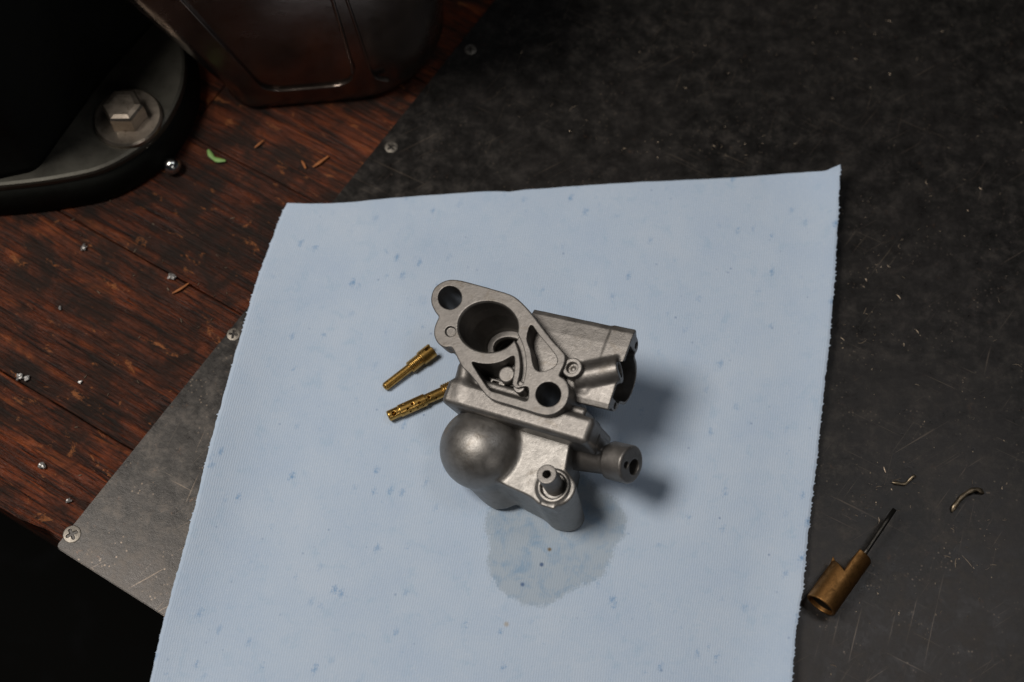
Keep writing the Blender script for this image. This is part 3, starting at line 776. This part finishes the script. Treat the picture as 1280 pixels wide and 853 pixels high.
def emulsion():
    r = empty('emulsion_tube')
    A = pix(485, 521, 2.7); Bp = pix(575, 481, 2.7); Lg = np.linalg.norm(Bp - A)
    Fd = Field((-1, -4, -4), (Lg + 1, 4, 4), 0.15)
    k = Lg / 33.0
    F = Fd.cyl((0, 0, 0), (6 * k, 0, 0), 2.45, .7)
    F = smin(F, Fd.cyl((5.2 * k, 0, 0), (17.2 * k, 0, 0), 2.85, .3), .3)
    F = np.minimum(F, Fd.cyl((16.8 * k, 0, 0), (25.5 * k, 0, 0), 2.35, .2))
    F = cut(F, Fd.cyl((-2, 0, 0), (5, 0, 0), 1.0))
    for xx, an, rr in ((2.6, 1.25, .95), (8.6, 1.05, .5), (11.2, 1.45, .6), (14.0, 1.15, .6), (18.6, 1.35, .7), (9.4, .35, .5), (12.6, .4, .5), (15.4, .45, .45), (7.5, 1.9, .4), (21.5, .6, .5)):
        c, s_ = math.cos(an), math.sin(an)
        F = cut(F, Fd.cyl((xx * k, 0, 0), (xx * k, c * 5 * -1, s_ * 5), rr))
    Fd.build('perforated_tube', F, M['brass'], r)
    rr = 3.0 + 0.38 * np.abs(((Fd.X / 1.0) % 1.0) * 2 - 1)
    F = np.maximum(np.sqrt(Fd.Y ** 2 + Fd.Z ** 2) - rr, np.abs(Fd.X - 29 * k) - 4 * k) * .8
    Fd.build('thread', F, M['brass'], r)
    place_axis(r, A + np.array([0, 0, .2]), Bp + np.array([0, 0, .5]))
    return tag(r, 'perforated brass emulsion tube with threaded end tucked against the carburettor', 'brass jet', 'brass jets removed from the carburettor')
emulsion()

# ------------------------------------------------------------------ brass plug with pin on the steel
def plug():
    r = empty('brass_plug')
    A = pix(1026, 757, 6.0); Bp = pix(1072, 692, 6.0); Lg = np.linalg.norm(Bp - A); R = 6.6
    Fd = Field((-1.5, -9, -9), (Lg + 3, 9.5, 9.5), 0.22)
    F = Fd.cyl((0, 0, 0), (Lg, 0, 0), R, .3)
    F = cut(F, Fd.cyl((-3, 0, 0), (Lg - 9, 0, 0), R - 1.1))
    # shoulder cut on the side away from the towel's light: a stepped half
    F = smax(F, -np.maximum(-(Fd.X - (Lg - 11.5) - 0.45 * (Fd.Y - 1.0)), -(Fd.Y - 0.6)), .5)
    F = cut(F, Fd.cyl((Lg - 3, -2.6, 1.0), (Lg + 3, -2.6, 1.0), .9))
    Fd.build('sleeve', F, M['plug'], r)
    tg = [(Lg - 13.0, 1.6), (Lg - 7.6, 1.6), (Lg - 7.0, 7.4), (Lg - 13.0, 5.8)]
    F = Fd.ext(np.maximum(Fd.poly(tg), (Fd.X - (Lg - 7)) * .75 + (7.4 - Fd.Y) * .45), -1.6, -0.2, .15)
    Fd.build('collar_lip', F, M['plug'], r)
    Fd.build('hollow_shade', Fd.cyl((1.6, 0, 0), (Lg - 11, 0, 0), R - 1.2, .2), M['black'], r)  # added black cylinder, stands in for the darkness inside the hollow sleeve
    tip = pix(1118, 637, 8.0)
    place_axis(r, A + np.array([0, 0, R - 6.0 + Z_PLATE + 0.15]), Bp + np.array([0, 0, R - 6.0 + Z_PLATE + .15]))
    bpy.context.view_layer.update()
    inv = np.array(r.matrix_world.inverted())
    q = inv @ np.array([*(tip * S), 1]); q = q[:3] / S
    p0 = np.array([Lg - 3.5, -2.4, 1.0])
    V, Q = tube_mesh([p0 + (q - p0) * t for t in np.linspace(0, 1, 5)], [1.0, 1.0, 1.0, 1.0, .95], 14)
    mesh_obj('pin', V, Q, M['wire'], r, True)
    return tag(r, 'stubby brass sleeve with a notched shoulder and thin steel pin lying on the dark steel', 'brass plug')
plug()

# ------------------------------------------------------------------ curls of swarf
def curl(name, px, z, rad, mat, label, cat, squash=.5, group=None):
    P = spline([pix(u, w, zz_) for (u, w), zz_ in zip(px, z)], 6)
    n = len(P); c = P.mean(0); c[2] = P[:, 2].min()
    V, Q = tube_mesh(P - c, [rad * (0.92 + 0.13 * math.sin(3 + i * .9)) * (0.35 + .65 * min(1, i / 3, (n - 1 - i) / 3)) for i in range(n)], 8, squash)
    o = mesh_obj(name, V, Q, M[mat], None, True); o.location = Vector(c * S)
    return tag(o, label, cat, group)
zp = Z_PLATE
curl('metal_shaving', [(1115, 603), (1122, 604), (1131, 605), (1137, 600), (1141, 596), (1145, 595)], [zp + .7, zp + .8, zp + .7, zp + 1.2, zp + 2.0, zp + 1.6], .75, 'swarf', 'short kinked metal shaving lying on the steel sheet', 'shaving', .6, 'shavings on the steel sheet')
curl('metal_shaving', [(1190, 640), (1194, 632), (1203, 621), (1213, 614), (1222, 612), (1230, 617)], [zp + .8, zp + 1.8, zp + 2.2, zp + 2.4, zp + 2.2, zp + .9], 1.1, 'swarf', 'longer arched metal shaving lying on the steel sheet', 'shaving', .5, 'shavings on the steel sheet')
zw = Z_WOOD
curl('plastic_shaving', [(260, 187), (264, 195), (271, 200), (282, 201)], [zw + 1.2, zw + .9, zw + .9, zw + 1.2], 1.3, 'green', 'small curved green shaving on the wooden boards', 'shaving', .35)
curl('wood_sliver', [(391, 209), (400, 203), (411, 195)], [zw + .8, zw + 1, zw + .8], .75, 'sliver', 'pale orange splinter of wood on the boards by the tin', 'splinter', .4, 'wood splinters')
curl('wood_sliver', [(377, 201), (380, 206), (382, 211)], [zw + .8, zw + 1, zw + .8], .6, 'sliver', 'short dull splinter of wood beside the longer orange splinter', 'splinter', .4, 'wood splinters')
curl('wood_sliver', [(215, 367), (226, 361), (236, 354)], [zw + .8, zw + 1, zw + .8], .6, 'sliver', 'thin orange splinter of wood below a bright crumb on the boards', 'splinter', .4, 'wood splinters')
curl('wood_sliver', [(318, 185), (324, 180), (330, 175)], [zw + .8, zw + 1, zw + .8], .5, 'sliver', 'thin brown splinter of wood between the green shaving and the tin', 'splinter', .4, 'wood splinters')

bp = pix(215, 208, zw + 3.6)
bm = bmesh.new(); bmesh.ops.create_uvsphere(bm, u_segments=32, v_segments=20, radius=4.4)
o = from_bm('steel_ball', bm, M['ball'], None, True); o.location = Vector((bp[0] * S, bp[1] * S, (zw + 4.2) * S))
tag(o, 'shiny steel ball on the boards beside the black iron base', 'steel ball')

crumb_labels = {
 (215, 346): ('largest bright metal crumb on the boards, near an orange splinter', 3.0), (105, 310): ('dull grey crumb on the dark boards close to the black iron base', 2.6),
 (24, 471): ('flat bright metal crumb on the boards beside a tiny round one', 2.4), (100, 478): ('tiny round bright crumb on the boards', 1.5),
 (75, 385): ('tiny dull ring-like crumb on the dark boards', 1.5), (53, 582): ('rough grey metal crumb near the broken bench edge', 2.8),
 (86, 626): ('thin bright metal flake near the screw at the sheet corner', 2.2), (33, 473): ('dull metal crumb touching the flat bright crumb', 2.2)}
for (u, w), (lab, rr) in crumb_labels.items():
    bm = bmesh.new(); bmesh.ops.create_icosphere(bm, subdivisions=2, radius=rr * .52)
    for v in bm.verts:
        v.co *= 1 + 0.45 * math.sin(v.co.x * 2.3 + u) * math.cos(v.co.y * 2.9 + w) + random.uniform(-.12, .12)
        v.co.z *= .55; v.co.x *= 1.25
    o = from_bm('metal_crumb', bm, M['chip'])
    P = pix(u, w, zw + rr * .3); o.location = Vector((P[0] * S, P[1] * S, (zw + rr * .32) * S)); o.rotation_euler.z = u * .7
    tag(o, lab, 'crumb', 'crumbs on the wooden boards')

# dust and fine filings: too many and too small to count
V = []; Q = []
def filing(p, a, ln, wd, hh, bend):
    n = 4; i0 = len(V)
    for i in range(n):
        t = i / (n - 1) - .5; x = t * ln; y = bend * (t * t - .25) * ln
        q = np.array([p[0] + x * math.cos(a) - y * math.sin(a), p[1] + x * math.sin(a) + y * math.cos(a), p[2]])
        w = wd * (1 - 1.4 * t * t); nx, ny = -math.sin(a) * w, math.cos(a) * w
        V.append(q + np.array([nx, ny, 0])); V.append(q + np.array([0, 0, hh])); V.append(q - np.array([nx, ny, 0]))
    for i in range(n - 1):
        k = i0 + i * 3; Q.append((k, k + 3, k + 4, k + 1)); Q.append((k + 1, k + 4, k + 5, k + 2))
cl = [(1105, 610, 60, 34), (1085, 420, 60, 60), (1180, 250, 90, 90), (1230, 520, 60, 160), (1090, 330, 40, 80), (820, 120, 200, 70), (1120, 760, 80, 60), (900, 190, 120, 20), (1000, 60, 200, 60), (1225, 700, 40, 60)]
for u0, w0, su, sw in cl:
    for _ in range(34):
        u = u0 + rng.normal(0, su * .6); w = w0 + rng.normal(0, sw * .6)
        if w > 850 or w < 0: continue
        xr = np.interp(w, RE[:, 1], RE[:, 0]) if w > 200 else 0
        if w > 195 and u < xr + 14: continue
        if w <= 195 and u < 640: continue
        ln = min(7, rng.lognormal(-.25, .75)); filing(pix(u, w, zp + .02), rng.uniform(0, 6.3), ln, rng.uniform(.08, .2), .1, rng.normal(0, .6))
for _ in range(60):
    u = rng.uniform(90, 400); w = rng.uniform(240, 600)
    if u > np.interp(w, LE[:, 1], LE[:, 0]) - 30 or (w - 250) * -0.8 + 400 < u: continue
    filing(pix(u, w, zw + .05), rng.uniform(0, 6.3), rng.uniform(.6, 2.2), rng.uniform(.12, .3), .2, 0)
o = mesh_obj('metal_dust', V, Q, M['dust'])
tag(o, 'fine pale metal filings scattered over the dark steel and boards', 'metal dust', None, 'stuff')

# ------------------------------------------------------------------ tin standing behind
tin = empty('metal_tin', pix(400, 110, zw)); tb0 = pix(400, 110, zw)
tag(tin, 'dull dark metal tin with rounded corners and pressed panels standing on the boards', 'tin')
def rrect(P, r, n=8):
    """rounded polygon from corner points with a radius per corner"""
    P = [np.array(p, float) for p in P]; out = []
    for i in range(len(P)):
        p, a, b = P[i], P[i - 1], P[(i + 1) % len(P)]
        da = (a - p) / np.linalg.norm(a - p); db = (b - p) / np.linalg.norm(b - p)
        h = math.acos(np.clip(da @ db, -1, 1)) / 2; tl = r[i] / math.tan(h)
        c = p + (da + db) / np.linalg.norm(da + db) * r[i] / math.sin(h)
        s_, e_ = p + da * tl - c, p + db * tl - c
        for t in np.linspace(0, 1, n):
            v = s_ * (1 - t) + e_ * t; out.append(c + v / np.linalg.norm(v) * r[i])
    return np.array(out)
g0 = pix(291, 140, zw)[:2]; g1 = pix(562, 117, zw)[:2]; ex = (g1 - g0) / np.linalg.norm(g1 - g0); ey = np.array([-ex[1], ex[0]])
WT = np.linalg.norm(g1 - g0); DT = 85.0
def tin_ring(grow, z, inset=0.0):
    a = g0 + ex * (-grow * 1.15 + inset) + ey * (-grow * .15 + inset); b_ = g0 + ex * (WT + grow * .35 - inset) + ey * (-grow * .15 + inset)
    c_ = g0 + ex * (WT + grow * .35 - inset) + ey * (DT + grow - inset); d_ = g0 + ex * (-grow * 1.15 + inset) + ey * (DT + grow - inset)
    R = rrect([a, b_, c_, d_], [14 - inset * .3, 46 - inset * .3, 26, 14], 14)
    return np.concatenate([R, np.full((len(R), 1), z)], 1)
rings = [tin_ring(0, zw + .2, 3.0), tin_ring(0, zw + .6, 1.0), tin_ring(0, zw + 2.2, 0.0), tin_ring(1.2, zw + 5.5, -0.4), tin_ring(1.6, zw + 7.5, .5)]
for t in np.linspace(0.05, 1, 14): rings.append(tin_ring(2 + 40 * t, zw + 9 + 120 * t, .6))
n = len(rings[0]); V = np.concatenate(rings) - tb0; Q = []
for i in range(len(rings) - 1):
    for k in range(n): Q.append((i * n + k, i * n + (k + 1) % n, (i + 1) * n + (k + 1) % n, (i + 1) * n + k))
Q.append(tuple(range(n - 1, -1, -1))); Q.append(tuple(range((len(rings) - 1) * n, len(rings) * n)))
mesh_obj('can_body', V, Q, M['tin'], tin, True)
# pressed panel frames on the front wall: rounded beads standing proud of the sheet
def tin_front(x, z):
    t = (z - zw - 9) / 120; g = 2 + 40 * t
    p = g0 + ex * x + ey * (-g * .15 + .35)
    return np.array([p[0], p[1], z]) - tb0
for x0, x1, sl in ((16, 62, .33), (70, 80, .1)):
    pts = [tin_front(x0 - (z - 20) * sl * .9, z) for z in np.linspace(118, 24, 10)]
    pts += [tin_front(x0 + 2, 17), tin_front(x0 + 8, 13.5)]
    if x1 - x0 > 20:
        pts += [tin_front(x, 13) for x in np.linspace(x0 + 14, x1 - 14, 6)] + [tin_front(x1 - 8, 13.5), tin_front(x1 - 2, 17)]
        pts += [tin_front(x1 - (z - 20) * .06, z) for z in np.linspace(24, 118, 10)]
    P = spline(pts, 4); Vv, Qq = tube_mesh(P, [1.5] * len(P), 10, .35)
    mesh_obj('pressed_bead', Vv, Qq, M['tin'], tin, True)

# ------------------------------------------------------------------ black iron base with its bolt
vise = empty('iron_base', pix(100, 190, zw)); vb0 = pix(100, 190, zw)
tag(vise, 'black iron machine base with a round grey lug held by a hex bolt', 'machine base')
zt = 20.0
arc = spline([pix(u, w, zt)[:2] for u, w in ((-60, 236), (20, 228), (72, 221), (125, 209), (168, 186), (200, 158), (221, 122), (229, 88), (226, 50), (215, 15), (190, -40))], 8)
inn = np.array([pix(u, w, zt)[:2] for u, w in ((150, -60), (-120, 0), (-160, 240))])
def loop(off, z):
    c = arc.mean(0) + np.array([-30, 40]); out = []
    for p in arc:
        d = p - c; out.append(p + d / np.linalg.norm(d) * off)
    out = np.array(out + list(inn)); return np.concatenate([out, np.full((len(out), 1), z)], 1) - vb0
def loft(name, rings, mat, parent, smooth=True):
    n = len(rings[0]); V = np.concatenate(rings); Q = []
    for i in range(len(rings) - 1):
        for k in range(n): Q.append((i * n + k, i * n + (k + 1) % n, (i + 1) * n + (k + 1) % n, (i + 1) * n + k))
    Q.append(tuple(range(n - 1, -1, -1))); Q.append(tuple(range((len(rings) - 1) * n, len(rings) * n)))
    return mesh_obj(name, V, Q, mat, parent, smooth)
loft('foot', [loop(3.0, zw + .1), loop(4.0, zw + 1.5), loop(2.6, 10), loop(1.0, zt - 5.2)], M['black'], vise)
lug = loft('lug', [loop(.6, zt - 5.1), loop(.9, zt - 2), loop(.5, zt - .6), loop(-.9, zt)], M['iron'], vise, False)
# upright body
q = [pix(u, w, zt)[:2] for u, w in ((46, 214), (130, 98), (205, 16), (280, -90), (40, -160), (-140, -60), (-120, 250))]
body_r = rrect(q, [10, 160, 90, 10, 10, 10, 10], 8)
def brr(k, z):
    c = body_r.mean(0); R = c + (body_r - c) * k; return np.concatenate([R, np.full((len(R), 1), z)], 1) - vb0
loft('upright', [brr(1.0, zt + .05), brr(.985, zt + 3), brr(.975, zt + 30), brr(.97, zt + 110), brr(.95, zt + 114)], M['black'], vise)
for uu, ww in ((60, 0),):
    pass
# washer and hex bolt
bc_ = pix(161, 150, zt)
def ringobj(name, r0, r1, z0, z1, n, mat, parent, bev=.5, dome=0):
    R = lambda r, z, ph=0: np.array([(r * math.cos(2 * math.pi * k / n + ph), r * math.sin(2 * math.pi * k / n + ph), z) for k in range(n)])
    rs = [R(r1, z0), R(r1, z1 - bev), R(r1 - bev, z1), R(r0, z1 + dome)]
    V = np.concatenate(rs) + (bc_ - vb0) * np.array([1, 1, 0]) + np.array([0, 0, -vb0[2]]); Q = []
    for i in range(3):
        for k in range(n): Q.append((i * n + k, i * n + (k + 1) % n, (i + 1) * n + (k + 1) % n, (i + 1) * n + k))
    Q.append(tuple(range(3 * n, 4 * n))); Q.append(tuple(range(n - 1, -1, -1)))
    return mesh_obj(name, V, Q, mat, parent)
bolt = ringobj('hex_bolt', 6.2, 9.6, zt + 3.1, zt + 12.4, 6, M['bolt'], vise, 1.0, .4)
w_ = ringobj('washer', 8, 16.0, zt + .1, zt + 3.0, 48, M['bolt'], vise, .9)
